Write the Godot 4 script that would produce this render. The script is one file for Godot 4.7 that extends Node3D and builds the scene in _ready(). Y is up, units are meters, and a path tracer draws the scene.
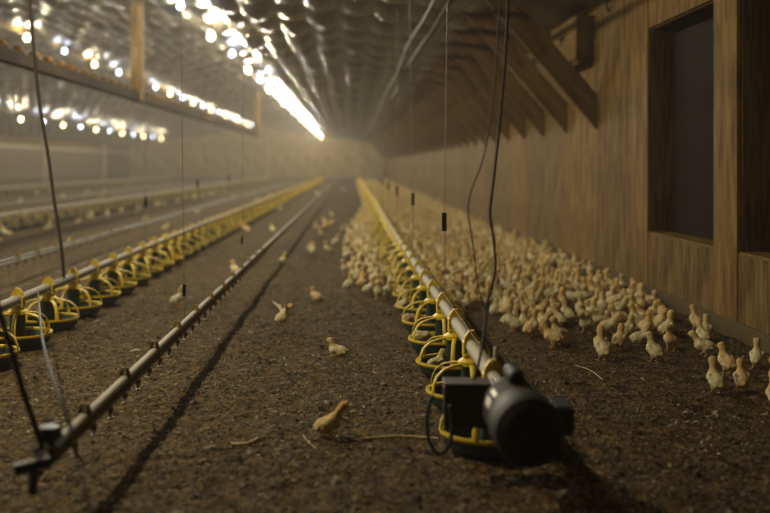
extends Node3D
# A long poultry house at chick stage. x to the right wall, y up, the house runs along -z. Depth D means z = -D.

const RIGHT := 2.0        # inner face of the plywood wall
const LEFT := -13.8
const MID := -5.8         # ridge
const FAR := 66.0
const BEHIND := 4.0
const FX := 0.43          # feeder line beside the flock
const FX2 := -1.66        # feeder line beyond the drinker
const DX := -0.73         # drinker line
const PIPE_Y := 0.235
const RIM_Y := 0.07

var rng := RandomNumberGenerator.new()
var taken := {}
var gnoise := FastNoiseLite.new()
var gnoise2 := FastNoiseLite.new()
var M := {}

# ---------------------------------------------------------------- mesh builder
class MB:
	var v := PackedVector3Array()
	var n := PackedVector3Array()
	var c := PackedColorArray()
	var idx := PackedInt32Array()
	var col := Color.WHITE
	var colored := false

	func vert(p: Vector3, nn: Vector3) -> int:
		v.append(p); n.append(nn); c.append(col)
		return v.size() - 1

	func tri(a: int, b: int, d: int) -> void:
		var f := (v[b] - v[a]).cross(v[d] - v[a])
		if f.dot(n[a] + n[b] + n[d]) > 0.0:
			idx.append(a); idx.append(d); idx.append(b)
		else:
			idx.append(a); idx.append(b); idx.append(d)

	func quad(a: int, b: int, d: int, e: int) -> void:
		tri(a, b, d); tri(a, d, e)

	func face(pts: Array, nn: Vector3) -> void:
		var k := []
		for p in pts:
			k.append(vert(p, nn))
		for i in range(1, k.size() - 1):
			tri(k[0], k[i], k[i + 1])

	func box(at: Vector3, size: Vector3, bevel := 0.0, basis := Basis()) -> void:
		var h := size / 2.0
		var b := minf(bevel, minf(h.x, minf(h.y, h.z)) * 0.9)
		for ax in 3:
			for s in [-1.0, 1.0]:
				var u := (ax + 1) % 3
				var w := (ax + 2) % 3
				var pts := []
				for q in [[-1, -1], [1, -1], [1, 1], [-1, 1]]:
					var p := Vector3.ZERO
					p[ax] = s * h[ax]
					p[u] = q[0] * (h[u] - b)
					p[w] = q[1] * (h[w] - b)
					pts.append(at + basis * p)
				var nn := Vector3.ZERO
				nn[ax] = s
				face(pts, basis * nn)
		if b <= 0.0:
			return
		for ax in 3:
			var u := (ax + 1) % 3
			var w := (ax + 2) % 3
			for su in [-1.0, 1.0]:
				for sw in [-1.0, 1.0]:
					var pts := []
					for q in [[-1, 0], [1, 0], [1, 1], [-1, 1]]:
						var p := Vector3.ZERO
						p[ax] = q[0] * (h[ax] - b)
						p[u] = su * (h[u] - (b if q[1] == 0 else 0.0))
						p[w] = sw * (h[w] - (0.0 if q[1] == 0 else b))
						pts.append(at + basis * p)
					var nn := Vector3.ZERO
					nn[u] = su; nn[w] = sw
					face(pts, (basis * nn).normalized())
		for sx in [-1.0, 1.0]:
			for sy in [-1.0, 1.0]:
				for sz in [-1.0, 1.0]:
					var q := Vector3(sx * h.x, sy * h.y, sz * h.z)
					face([at + basis * (q - Vector3(0, sy * b, sz * b)), at + basis * (q - Vector3(sx * b, 0, sz * b)), at + basis * (q - Vector3(sx * b, sy * b, 0))], (basis * Vector3(sx, sy, sz)).normalized())

	func tube(path: Array, r: Variant, sides := 8, cap := true, flat := 1.0) -> void:
		# flat < 1 presses the section along its second axis
		var rings := []
		var up := Vector3.UP
		for i in path.size():
			var a: Vector3 = path[maxi(i - 1, 0)]
			var b: Vector3 = path[mini(i + 1, path.size() - 1)]
			var d := (b - a).normalized()
			if absf(d.dot(up)) > 0.95:
				up = Vector3.RIGHT if absf(d.x) < 0.9 else Vector3.BACK
			var s := d.cross(up).normalized()
			up = s.cross(d).normalized()
			var rr: float = r[i] if r is Array else r
			var ring := []
			for k in sides:
				var an := TAU * k / sides
				var o := s * cos(an) + up * sin(an) * flat
				ring.append(vert(path[i] + o * rr, (s * cos(an) + up * sin(an) / flat).normalized()))
			rings.append(ring)
		for i in rings.size() - 1:
			for k in sides:
				var k2 := (k + 1) % sides
				quad(rings[i][k], rings[i][k2], rings[i + 1][k2], rings[i + 1][k])
		if cap:
			for e in [0, rings.size() - 1]:
				var j: int = 1 if e == 0 else e - 1
				var nn: Vector3 = (path[e] - path[j]).normalized()
				var pts := []
				for k in sides:
					pts.append(v[rings[e][k]])
				face(pts, nn)

	func lathe(profile: Array, seg: int, xf := Transform3D(), inward := false) -> void:
		for i in profile.size() - 1:
			var p: Vector2 = profile[i]
			var q: Vector2 = profile[i + 1]
			var d := q - p
			var nn := Vector2(d.y, -d.x).normalized()
			if inward:
				nn = -nn
			var first := v.size()
			for k in seg + 1:
				var a := TAU * k / seg
				var o := Vector3(cos(a), 0, sin(a))
				var no := (xf.basis * (o * nn.x + Vector3(0, nn.y, 0))).normalized()
				vert(xf * (o * p.x + Vector3(0, p.y, 0)), no)
				vert(xf * (o * q.x + Vector3(0, q.y, 0)), no)
			for k in seg:
				quad(first + k * 2, first + k * 2 + 2, first + k * 2 + 3, first + k * 2 + 1)

	func prism(poly: Array, depth: float, xf := Transform3D()) -> void:
		# polygon in xy, depth along z, convex
		var mid := Vector2.ZERO
		for p in poly:
			mid += p / poly.size()
		for s in [-0.5, 0.5]:
			var pts := []
			for p in poly:
				pts.append(xf * Vector3(p.x, p.y, s * depth))
			face(pts, xf.basis * Vector3(0, 0, signf(s)))
		for i in poly.size():
			var p: Vector2 = poly[i]
			var q: Vector2 = poly[(i + 1) % poly.size()]
			var nn := Vector2((q - p).y, -(q - p).x).normalized()
			if nn.dot((p + q) / 2.0 - mid) < 0.0:
				nn = -nn
			face([xf * Vector3(p.x, p.y, -depth / 2), xf * Vector3(q.x, q.y, -depth / 2), xf * Vector3(q.x, q.y, depth / 2), xf * Vector3(p.x, p.y, depth / 2)], xf.basis * Vector3(nn.x, nn.y, 0))

	func ball(at: Vector3, r: Vector3, rows := 8, seg := 12) -> void:
		var first := v.size()
		for i in rows + 1:
			var t := PI * i / rows
			for k in seg + 1:
				var a := TAU * k / seg
				var o := Vector3(sin(t) * cos(a), cos(t), sin(t) * sin(a))
				vert(at + o * r, (o / r).normalized())
		for i in rows:
			for k in seg:
				var a0 := first + i * (seg + 1) + k
				quad(a0, a0 + 1, a0 + seg + 2, a0 + seg + 1)

	func mesh() -> ArrayMesh:
		var arr := []
		arr.resize(Mesh.ARRAY_MAX)
		arr[Mesh.ARRAY_VERTEX] = v
		arr[Mesh.ARRAY_NORMAL] = n
		if colored:
			arr[Mesh.ARRAY_COLOR] = c
		arr[Mesh.ARRAY_INDEX] = idx
		var m := ArrayMesh.new()
		m.add_surface_from_arrays(Mesh.PRIMITIVE_TRIANGLES, arr)
		return m

# ---------------------------------------------------------------- nodes
func numbered(called: String) -> String:
	var k: int = taken.get(called, 0)
	taken[called] = k + 1
	return called if k == 0 else "%s_%03d" % [called, k]

func tag(o: Node3D, label: String, category: String, group := "", kind := "") -> Node3D:
	if label: o.set_meta("label", label)
	if category: o.set_meta("category", category)
	if group: o.set_meta("group", group)
	if kind: o.set_meta("kind", kind)
	return o

func thing(called: String, label: String, category: String, at := Vector3.ZERO, group := "") -> Node3D:
	var o := Node3D.new()
	o.name = numbered(called)
	add_child(o)
	o.position = at
	return tag(o, label, category, group)

func put(called: String, m: Mesh, mat: Material, parent: Node3D = null, at := Vector3.ZERO) -> MeshInstance3D:
	var o := MeshInstance3D.new()
	o.mesh = m
	o.material_override = mat
	if parent == null:
		o.name = numbered(called)
		add_child(o)
	else:
		o.name = called
		parent.add_child(o, true)
	o.position = at
	return o

func holder(called: String, parent: Node3D, at := Vector3.ZERO) -> Node3D:
	var o := Node3D.new()
	o.name = called
	parent.add_child(o, true)
	o.position = at
	return o

func ordinal(k: int) -> String:
	var units := ["", "first", "second", "third", "fourth", "fifth", "sixth", "seventh", "eighth", "ninth", "tenth", "eleventh", "twelfth", "thirteenth", "fourteenth", "fifteenth", "sixteenth", "seventeenth", "eighteenth", "nineteenth"]
	if k < 20:
		return units[k]
	var tens: String = ["twenty", "thirty", "forty", "fifty"][k / 10 - 2]
	return tens + "-" + units[k % 10] if k % 10 else tens.trim_suffix("y") + "ieth"

func structure(o: Node3D) -> Node3D:
	o.set_meta("kind", "structure")
	return o

func struct_root(called: String, label: String) -> Node3D:
	var o := Node3D.new()
	o.name = numbered(called)
	add_child(o)
	o.set_meta("kind", "structure")
	o.set_meta("label", label)
	return o

# ---------------------------------------------------------------- surfaces
func mat(called: String, col: Color, rough := 0.7, metal := 0.0) -> StandardMaterial3D:
	var m := StandardMaterial3D.new()
	m.resource_name = called
	m.albedo_color = col
	m.roughness = rough
	m.metallic = metal
	return m

func fnl(s: int, f: float, oct := 3) -> FastNoiseLite:
	var x := FastNoiseLite.new()
	x.seed = s
	x.noise_type = FastNoiseLite.TYPE_SIMPLEX
	x.frequency = f
	x.fractal_octaves = oct
	return x

func wood_texture(s: int, stripes: float, dashes: int) -> ImageTexture:
	# grain runs along the picture's height
	var a := fnl(s, 0.035, 3)
	var b := fnl(s + 7, 0.012, 2)
	var im := Image.create(512, 512, false, Image.FORMAT_RGB8)
	var light := Color(0.98, 0.93, 0.82)
	var dark := Color(0.56, 0.47, 0.34)
	for y in 512:
		for x in 512:
			var warp := b.get_noise_2d(x, y * 0.5) * 26.0
			var g := a.get_noise_2d((x + warp * 0.6) * stripes * 2.0, y * 0.10)
			var fine := a.get_noise_2d(x * 7.0 + 300.0, y * 0.25 + 90.0)
			var blotch := b.get_noise_2d(x * 0.8 + 900.0, y * 0.4)
			im.set_pixel(x, y, light.lerp(dark, clampf(0.40 + g * 0.6 + fine * 0.7 + blotch * 0.45, 0.0, 1.0)))
	var r := RandomNumberGenerator.new()
	r.seed = s
	for i in dashes:
		var x0 := r.randi_range(4, 507)
		var y0 := r.randi_range(4, 480)
		var l := r.randi_range(5, 20)
		for k in l:
			for w in r.randi_range(1, 3):
				var p := Vector2i(mini(x0 + w, 511), mini(y0 + k, 511))
				im.set_pixelv(p, im.get_pixelv(p).lerp(Color(0.2, 0.14, 0.08), 0.7))
	return ImageTexture.create_from_image(im)

func litter_textures() -> Array:
	# shavings and droppings: dark brown crumbs with paler slivers
	var a := fnl(11, 0.05, 4)
	var b := fnl(12, 0.16, 3)
	var d := fnl(13, 0.012, 3)
	var size := 512
	var im := Image.create(size, size, false, Image.FORMAT_RGB8)
	var hi := Image.create(size, size, false, Image.FORMAT_RGB8)
	for y in size:
		for x in size:
			var n1 := a.get_noise_2d(x, y)
			var n2 := b.get_noise_2d(x, y)
			var n3 := d.get_noise_2d(x, y)
			var t := clampf(0.42 + n1 * 0.5 + n2 * 0.45 + n3 * 0.3, 0.0, 1.0)
			im.set_pixel(x, y, Color(0.19, 0.16, 0.115).lerp(Color(0.64, 0.55, 0.40), t))
			var h := clampf(0.5 + n1 * 0.45 + n2 * 0.35, 0.0, 1.0)
			hi.set_pixel(x, y, Color(h, h, h))
	var r := RandomNumberGenerator.new()
	r.seed = 5
	for i in 900:
		var p := Vector2(r.randf() * size, r.randf() * size)
		var dir := Vector2.from_angle(r.randf() * TAU)
		var l := r.randi_range(2, 9)
		var tone := Color(0.62, 0.54, 0.42).lerp(Color(0.16, 0.13, 0.09), 1.0 if r.randf() < 0.5 else r.randf() * 0.4)
		for k in l:
			var q := Vector2i((p + dir * k).posmod(size))
			im.set_pixelv(q, im.get_pixelv(q).lerp(tone, 0.7))
			hi.set_pixelv(q, Color(0.8, 0.8, 0.8))
	return [ImageTexture.create_from_image(im), ImageTexture.create_from_image(hi)]

func wrinkle_texture() -> ImageTexture:
	var a := fnl(31, 0.02, 4)
	var im := Image.create(256, 256, false, Image.FORMAT_RGB8)
	for y in 256:
		for x in 256:
			var h := clampf(0.5 + 0.5 * a.get_noise_2d(x, y), 0.0, 1.0)
			im.set_pixel(x, y, Color(h, h, h))
	return ImageTexture.create_from_image(im)

func textured(m: StandardMaterial3D, t: Texture2D, scale: Vector3, world := true, offset := Vector3.ZERO) -> StandardMaterial3D:
	m.albedo_texture = t
	m.uv1_triplanar = true
	m.uv1_world_triplanar = world
	m.uv1_scale = scale
	m.uv1_offset = offset
	return m

func make_materials() -> void:
	var w1 := wood_texture(3, 1.0, 70)
	var w2 := wood_texture(21, 1.6, 8)
	for k in 3:
		var tone: Color = [Color(0.455, 0.39, 0.26), Color(0.43, 0.37, 0.25), Color(0.48, 0.41, 0.27)][k]
		M["ply%d" % k] = textured(mat("plywood", tone, 0.75), w1, Vector3(1.5, 0.7, 1.5), true, Vector3(0.17 * k, 0.31 * k, 0.37 * k))
	M.board = textured(mat("pine board", Color(0.47, 0.395, 0.24), 0.7), w2, Vector3(1.6, 0.6, 1.6))
	M.jamb = textured(mat("weathered jamb and shaded vent board", Color(0.33, 0.27, 0.20), 0.85), w2, Vector3(0.9, 0.4, 0.9))  # also paints the shaded end and underside of the vent box
	M.brace = textured(mat("rough sawn lumber", Color(0.40, 0.325, 0.205), 0.8), w2, Vector3(1.1, 0.5, 1.1), false)
	M.pine = textured(mat("pale pine post", Color(0.60, 0.52, 0.38), 0.7), w2, Vector3(1.1, 0.5, 1.1), false)
	M.beam = textured(mat("dusty beam", Color(0.16, 0.135, 0.10), 0.85), w2, Vector3(0.8, 0.8, 0.2))
	for k in ["ply0", "ply1", "ply2", "board", "jamb", "brace", "pine", "beam"]:
		M[k].metallic_specular = 0.12
	var lt := litter_textures()
	M.litter = textured(mat("litter", Color(0.78, 0.74, 0.63), 0.95), lt[0], Vector3(1.25, 1.25, 1.25))
	M.litter.heightmap_enabled = true
	M.litter.heightmap_texture = lt[1]
	M.litter.heightmap_scale = 0.9
	M.litter.metallic_specular = 0.2
	var wr := wrinkle_texture()
	M.film = mat("silver grey vapour film", Color(0.22, 0.21, 0.195), 0.29, 0.35)
	M.film.uv1_triplanar = true
	M.film.uv1_world_triplanar = true
	M.film.uv1_scale = Vector3(2.2, 2.2, 1.3)
	M.film.heightmap_enabled = true
	M.film.heightmap_texture = wr
	M.film.heightmap_scale = 1.4
	M.concrete = mat("concrete", Color(0.32, 0.28, 0.20), 0.95)
	M.concrete.metallic_specular = 0.1
	M.pale = textured(mat("plywood paled as lit", Color(0.66, 0.60, 0.48), 0.8), w1, Vector3(0.8, 0.42, 0.8))  # paler than the side plywood: bulb light put into the colour
	M.curtain = mat("brown curtain fabric", Color(0.33, 0.27, 0.20), 0.8)
	M.rail = mat("pale rail", Color(0.62, 0.56, 0.44), 0.7)
	M.roof = mat("roof deck", Color(0.3, 0.28, 0.25), 0.8)
	M.sheet = mat("dark corrugated sheet", Color(0.125, 0.115, 0.105), 0.6)
	M.sheet.metallic_specular = 0.15
	M.yellow = mat("yellow plastic", Color(0.77, 0.66, 0.06), 0.5)
	M.clip = mat("dull yellow clip and far pan", Color(0.52, 0.43, 0.14), 0.7)  # dull clips; on far pans it paints in the blur of distance
	M.nipple = mat("amber nipple", Color(0.42, 0.30, 0.12), 0.6)
	M.teal = mat("dark green plastic", Color(0.07, 0.17, 0.16), 0.5)
	M.pipe = mat("galvanised pipe", Color(0.60, 0.57, 0.52), 0.75)
	M.steel = mat("dull steel", Color(0.38, 0.365, 0.33), 0.6, 0.2)
	M.black = mat("black plastic", Color(0.025, 0.022, 0.02), 0.65)
	M.rubber = mat("black rubber", Color(0.21, 0.185, 0.16), 0.85)
	M.cable_grey = mat("grey conduit", Color(0.40, 0.36, 0.30), 0.7)
	M.motor = mat("grey motor paint", Color(0.17, 0.145, 0.11), 0.7)
	M.motor.metallic_specular = 0.25
	M.box = mat("dark grey sheet metal", Color(0.16, 0.155, 0.145), 0.5)
	M.box_highlight = mat("highlit metal lid", Color(0.30, 0.285, 0.25), 0.6)  # lighter than the case, painting in the highlight along its top edge
	M.plate = mat("white nameplate", Color(0.78, 0.76, 0.72), 0.4)
	M.wire = mat("suspension wire", Color(0.50, 0.42, 0.30), 0.6)
	M.cord = mat("lamp cord", Color(0.12, 0.11, 0.10), 0.7)
	M.socket = mat("lamp socket", Color(0.16, 0.15, 0.14), 0.6)
	M.navy = mat("dark blue fitting", Color(0.06, 0.07, 0.11), 0.5)
	M.hose = mat("brown hose", Color(0.27, 0.21, 0.15), 0.7)
	M.leg = mat("chick leg skin", Color(0.70, 0.50, 0.27), 0.6)
	M.beak = mat("chick beak", Color(0.72, 0.52, 0.26), 0.5)
	M.eye = mat("chick eye", Color(0.03, 0.02, 0.02), 0.2)
	for k in 3:
		var f := mat("chick down", [Color(0.98, 0.95, 0.88), Color(0.95, 0.87, 0.74), Color(0.92, 0.90, 0.84)][k], 0.95)
		f.vertex_color_use_as_albedo = true
		f.rim_enabled = true
		f.rim = 0.5
		f.rim_tint = 0.6
		f.metallic_specular = 0.2
		M["down%d" % k] = f
	M.straw = mat("pale shaving", Color(0.70, 0.62, 0.48), 0.85)
	M.flake = mat("wood shaving", Color.WHITE, 0.9)
	M.flake.vertex_color_use_as_albedo = true
	M.white = mat("white down feather", Color(0.80, 0.77, 0.68), 0.85)
	for k in 2:
		var g := mat("lit bulb", Color.WHITE, 0.4)
		g.emission_enabled = true
		g.emission = [Color(1.0, 0.90, 0.66), Color(0.82, 0.88, 1.0)][k]
		g.emission_energy_multiplier = 26.0
		M["bulb%d" % k] = g

# ---------------------------------------------------------------- setting
func ground(x: float, z: float) -> float:
	return gnoise.get_noise_2d(x, z) * 0.016 + gnoise2.get_noise_2d(x, z) * 0.010

func ceiling_y(x: float) -> float:
	return 2.35 + 0.15 * (1.0 - x) if x > MID else 2.35 + 0.15 * (1.0 - MID) - 0.15 * (MID - x)

func grid_mesh(xs: PackedFloat32Array, zs: PackedFloat32Array, height: Callable, up: float) -> ArrayMesh:
	var nx := xs.size()
	var nz := zs.size()
	var b := MB.new()
	b.v.resize(nx * nz)
	b.n.resize(nx * nz)
	for j in nz:
		for i in nx:
			b.v[j * nx + i] = Vector3(xs[i], height.call(xs[i], zs[j]), zs[j])
	for j in nz:
		for i in nx:
			var l := b.v[j * nx + maxi(i - 1, 0)]
			var r := b.v[j * nx + mini(i + 1, nx - 1)]
			var f := b.v[maxi(j - 1, 0) * nx + i]
			var k := b.v[mini(j + 1, nz - 1) * nx + i]
			var nn := (r - l).cross(k - f).normalized()
			b.n[j * nx + i] = nn if nn.y * up > 0.0 else -nn
	for j in nz - 1:
		for i in nx - 1:
			var a := j * nx + i
			b.quad(a, a + 1, a + nx + 1, a + nx)
	return b.mesh()

func steps(points: Array) -> PackedFloat32Array:
	# [[from, to, step], ...] joined into one rising list
	var out := PackedFloat32Array()
	for p in points:
		var k := int(round((p[1] - p[0]) / p[2]))
		for i in k:
			out.append(lerpf(p[0], p[1], float(i) / k))
	out.append(points[-1][1])
	return out

func build_setting() -> void:
	# floor
	var fl := struct_root("floor", "dark brown litter floor of shavings and droppings")
	var xs := steps([[LEFT - 0.3, -3.0, 0.4], [-3.0, -1.5, 0.1], [-1.5, RIGHT + 0.2, 0.024]])
	var zs := steps([[-FAR - 0.3, -26.0, 0.8], [-26.0, -12.0, 0.25], [-12.0, -7.0, 0.1], [-7.0, -2.4, 0.024], [-2.4, BEHIND + 0.3, 0.3]])
	put("litter_surface", grid_mesh(xs, zs, ground, 1.0), M.litter, fl)
	var sb := MB.new()
	sb.box(Vector3((LEFT + RIGHT) / 2, -0.18, (BEHIND - FAR) / 2), Vector3(RIGHT - LEFT + 1.0, 0.2, FAR + BEHIND + 1.0))
	put("slab", sb.mesh(), M.concrete, fl)
	# ceiling: film sagging in pillows between the trusses (1.21 m) and the strings (0.4 m)
	var ce := struct_root("ceiling", "silver grey vapour film sagging in pillows between the trusses")
	var sag := fnl(41, 0.9, 2)
	var film := func(x: float, z: float) -> float:
		var u := fposmod((x - RIGHT) / 0.36, 1.0)
		var w := fposmod((z + 8.73) / 1.21, 1.0)
		var cell := sag.get_noise_2d(floorf((x - RIGHT) / 0.36) * 3.1, floorf((z + 8.73) / 1.21) * 5.3)
		var bulge := pow(sin(PI * u), 0.5) * pow(sin(PI * w), 0.8) * lerpf(0.25, 1.0, clampf((1.9 - x) / 1.8, 0.0, 1.0))
		return ceiling_y(x) - (0.125 + 0.05 * cell) * bulge + 0.012 * sag.get_noise_2d(x * 2.5, z * 1.6)
	var cxs := steps([[LEFT, -5.8, 0.06], [-5.8, RIGHT + 0.0, 0.045]])
	var czs := steps([[-FAR, -36.0, 0.201], [-36.0, -3.0, 0.121], [-3.0, BEHIND, 0.4]])
	put("film", grid_mesh(cxs, czs, film, -1.0), M.film, ce)
	var rf := MB.new()
	for s in [-1.0, 1.0]:
		var w: float = (RIGHT - MID) if s > 0 else (MID - LEFT)
		var mid_x: float = MID + s * w / 2
		rf.box(Vector3(mid_x, ceiling_y(mid_x) + 0.25, (BEHIND - FAR) / 2), Vector3(w * 1.012 + 0.5, 0.1, FAR + BEHIND + 0.8), 0.0, Basis(Vector3(0, 0, 1), -s * atan(0.15)))
	put("roof_deck", rf.mesh(), M.roof, ce)
	# ridge board under the film
	var rb := MB.new()
	rb.box(Vector3(MID, ceiling_y(MID) - 0.10, -FAR / 2 + 1), Vector3(0.09, 0.05, FAR - 0.5), 0.005)
	structure(put("trim_1", rb.mesh(), M.board)).set_meta("label", "tan ridge board running the length of the ceiling")
	# right wall: plywood sheets on a concrete footing
	var wr := struct_root("wall_right", "tan plywood side wall with dark recessed openings")
	var bk := MB.new()
	bk.box(Vector3(RIGHT + 0.30, 1.1, (BEHIND - FAR) / 2), Vector3(0.16, 2.6, FAR + BEHIND + 0.6))
	put("framing", bk.mesh(), M.roof, wr)
	var top := 2.32
	var seams := [[-BEHIND, -2.8], [-2.8, -1.6], [-1.6, -0.4], [-0.4, 0.8], [0.8, 2.0], [2.0, 3.1], [3.1, 4.2], [7.64, 8.73]]
	var d0 := 8.73
	while d0 < FAR - 0.2:
		seams.append([d0, minf(d0 + 1.21, FAR)])
		d0 += 1.21
	var sheets := {}
	var i := 0
	for s in seams:
		var w: float = snappedf(s[1] - s[0] - 0.006, 0.001)
		if not sheets.has(w):
			var b := MB.new()
			b.box(Vector3.ZERO, Vector3(0.018, top - 0.085, w), 0.002)
			sheets[w] = b.mesh()
		put("plywood_sheet", sheets[w], M["ply%d" % ((i * 7) % 3)], wr, Vector3(RIGHT + 0.009, (top + 0.085) / 2, -(s[0] + s[1]) / 2))
		i += 1
	# nearer the camera the wall is broken by two openings, framed with boards
	for q in [[7.22, 7.64], [5.54, 5.90], [4.2, 4.26]]:
		var b := MB.new()
		b.box(Vector3(RIGHT + 0.006, (top + 0.085) / 2, -(q[0] + q[1]) / 2), Vector3(0.024, top - 0.085, q[1] - q[0] - 0.004), 0.003)
		put("board", b.mesh(), M.board, wr)
	for q in [[5.9, 7.22], [4.26, 5.54]]:
		var w: float = q[1] - q[0]
		var mz: float = -(q[0] + q[1]) / 2
		var b := MB.new()
		b.box(Vector3(RIGHT + 0.009, (0.085 + 0.44) / 2, mz), Vector3(0.018, 0.44 - 0.085 - 0.002, w - 0.004), 0.002)
		put("plywood_sheet", b.mesh(), M.ply1, wr)
		b = MB.new()
		b.box(Vector3(RIGHT + 0.009, (1.82 + top) / 2, mz), Vector3(0.018, top - 1.82 - 0.002, w - 0.004), 0.002)
		put("plywood_sheet", b.mesh(), M.ply0, wr)
	var pl := MB.new()
	pl.box(Vector3(RIGHT + 0.10, 0.0, (BEHIND - FAR) / 2), Vector3(0.22, 0.17, FAR + BEHIND), 0.006)
	put("footing", pl.mesh(), M.concrete, wr)
	# the two openings
	var n := 1
	for q in [[5.9, 7.22], [4.26, 5.54]]:
		var w: float = q[1] - q[0]
		var mz: float = -(q[0] + q[1]) / 2
		var wi := struct_root("window_%d" % n, ["deep dark opening closed by a corrugated sheet, beside a full plywood sheet", "deep dark opening closed by a corrugated sheet, past the pale post"][n - 1])
		for s in [-1.0, 1.0]:
			var b := MB.new()
			b.box(Vector3(RIGHT + 0.10, 1.13, mz + s * (w / 2 - 0.002)), Vector3(0.16, 1.384, 0.02), 0.002)
			put("jamb", b.mesh(), M.jamb, wi)
		var b := MB.new()
		b.box(Vector3(RIGHT + 0.085, 0.44, mz), Vector3(0.165, 0.022, w - 0.03), 0.003)
		put("sill", b.mesh(), M.board, wi)
		b = MB.new()
		b.box(Vector3(RIGHT + 0.10, 1.82, mz), Vector3(0.16, 0.02, w - 0.03), 0.002)
		put("head", b.mesh(), M.jamb, wi)
		b = MB.new()
		var k := int(w / 0.006)
		var prev := []
		for j in k + 1:
			var z := -w / 2 + w * j / k
			var x := RIGHT + 0.172 + 0.006 * sin(TAU * z / 0.036)
			var nn := Vector3(-1, 0, 0.006 * TAU / 0.036 * cos(TAU * z / 0.036)).normalized()
			var pair := [b.vert(Vector3(x, 0.45, mz + z), nn), b.vert(Vector3(x, 1.82, mz + z), nn)]
			if prev:
				b.quad(prev[0], pair[0], pair[1], prev[1])
			prev = pair
		put("corrugated_sheet", b.mesh(), M.sheet, wi)
		n += 1
	# left wall: boarded top, pale rail, brown curtain, concrete kerb
	var wl := struct_root("wall_left", "far side wall with a pale rail above a brown curtain")
	var lb := MB.new()
	lb.box(Vector3(LEFT - 0.12, 1.2, (BEHIND - FAR) / 2), Vector3(0.2, 2.6, FAR + BEHIND + 0.6))
	put("boarding", lb.mesh(), M.ply1, wl)
	lb = MB.new()
	lb.box(Vector3(LEFT + 0.03, 1.66, (BEHIND - FAR) / 2), Vector3(0.07, 0.14, FAR + BEHIND - 0.4), 0.01)
	put("rail", lb.mesh(), M.rail, wl)
	var cb := MB.new()
	var prevc := []
	var kz := 700
	for j in kz + 1:
		var z := -FAR + 0.3 + (FAR + BEHIND - 0.6) * j / kz
		var x := LEFT + 0.06 + 0.02 * sin(z * 9.0) + 0.012 * sin(z * 23.0)
		var nn := Vector3(1, 0, -(0.18 * cos(z * 9.0) + 0.27 * cos(z * 23.0))).normalized()
		var pair := [cb.vert(Vector3(x, 0.32, z), nn), cb.vert(Vector3(x, 1.62, z), nn)]
		if prevc:
			cb.quad(prevc[0], pair[0], pair[1], prevc[1])
		prevc = pair
	put("curtain", cb.mesh(), M.curtain, wl)
	lb = MB.new()
	lb.box(Vector3(LEFT + 0.06, 0.10, (BEHIND - FAR) / 2), Vector3(0.16, 0.44, FAR + BEHIND - 0.2), 0.01)
	put("kerb", lb.mesh(), M.concrete, wl)
	for d in [36.0, 47.5, 59.0]:
		var b := MB.new()
		b.box(Vector3(LEFT + 0.13, 1.1, -d), Vector3(0.12, 2.0, 0.14), 0.01)
		put("post", b.mesh(), M.rail, wl)
	# end walls
	for e in 2:
		var z: float = -FAR - 0.1 if e == 0 else BEHIND + 0.1
		var we := struct_root(["wall_far", "wall_back"][e], ["plywood end wall paled as if lit by the bulbs, lost in the dust", "plywood end wall"][e])
		var b := MB.new()
		var w := RIGHT - LEFT + 0.8
		var poly := [Vector2(LEFT - 0.4, -0.2), Vector2(RIGHT + 0.4, -0.2), Vector2(RIGHT + 0.4, 2.5), Vector2(MID, 3.75), Vector2(LEFT - 0.4, 2.5)]
		b.prism(poly, 0.16, Transform3D(Basis(), Vector3(0, 0, z)))
		put("boarding", b.mesh(), M.roof, we)
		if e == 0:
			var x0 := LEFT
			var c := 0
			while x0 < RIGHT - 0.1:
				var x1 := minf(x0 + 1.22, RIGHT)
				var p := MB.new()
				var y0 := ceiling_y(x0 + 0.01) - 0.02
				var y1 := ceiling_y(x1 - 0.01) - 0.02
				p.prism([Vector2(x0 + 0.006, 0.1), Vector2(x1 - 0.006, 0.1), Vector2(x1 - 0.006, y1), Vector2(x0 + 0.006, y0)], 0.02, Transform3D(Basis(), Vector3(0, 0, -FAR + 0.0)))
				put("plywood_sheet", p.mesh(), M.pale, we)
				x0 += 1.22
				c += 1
			for x in [-9.5, -5.2, 0.35]:
				var p := MB.new()
				p.box(Vector3(x, 1.2, -FAR + 0.06), Vector3(0.14, 2.2, 0.1), 0.01)
				put("stud", p.mesh(), M.rail, we)

func build_braces() -> void:
	# knee braces from the wall up to the ceiling
	var a := Vector2(RIGHT - 0.004, 1.19)
	var b := Vector2(1.04, 2.31)
	var mid := (a + b) / 2
	var long := a.distance_to(b) + 0.06
	var turn := atan2(b.y - a.y, b.x - a.x) - PI / 2
	var w := 0.185
	# a plank with both ends cut plumb to the wall and level under the ceiling
	var shape := MB.new()
	var dir := (b - a).normalized()
	var side := Vector2(-dir.y, dir.x)       # towards the wall side and down
	if side.y > 0:
		side = -side
	# lower edge leaves the wall at a, upper edge lies w further up
	var up := -side
	var a_up := a + Vector2(0, w / absf(dir.x) * 1.0)
	var b_up := a_up + dir * ((2.31 - a_up.y) / dir.y)
	var poly := [a - mid, b - mid, b_up - mid, Vector2(RIGHT - 0.004, a_up.y) - mid]
	# keep the mesh in the plank's own axes so that the grain runs along it
	var back := Transform2D(-turn, Vector2.ZERO)
	var own := []
	for p in poly:
		own.append(back * p)
	shape.prism(own, 0.042)
	var m := shape.mesh()
	var k := 0
	var d := 8.73
	while d < FAR - 1.5:
		var o := put("knee_brace", m, M.brace)
		o.position = Vector3(mid.x, mid.y, -d)
		o.rotation.z = turn
		var lab := "%s diagonal lumber knee brace along the plywood wall, counted from the vent box" % ordinal(k + 1)
		tag(o, lab, "brace", "knee braces along the plywood wall")
		d += 1.21
		k += 1

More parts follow.
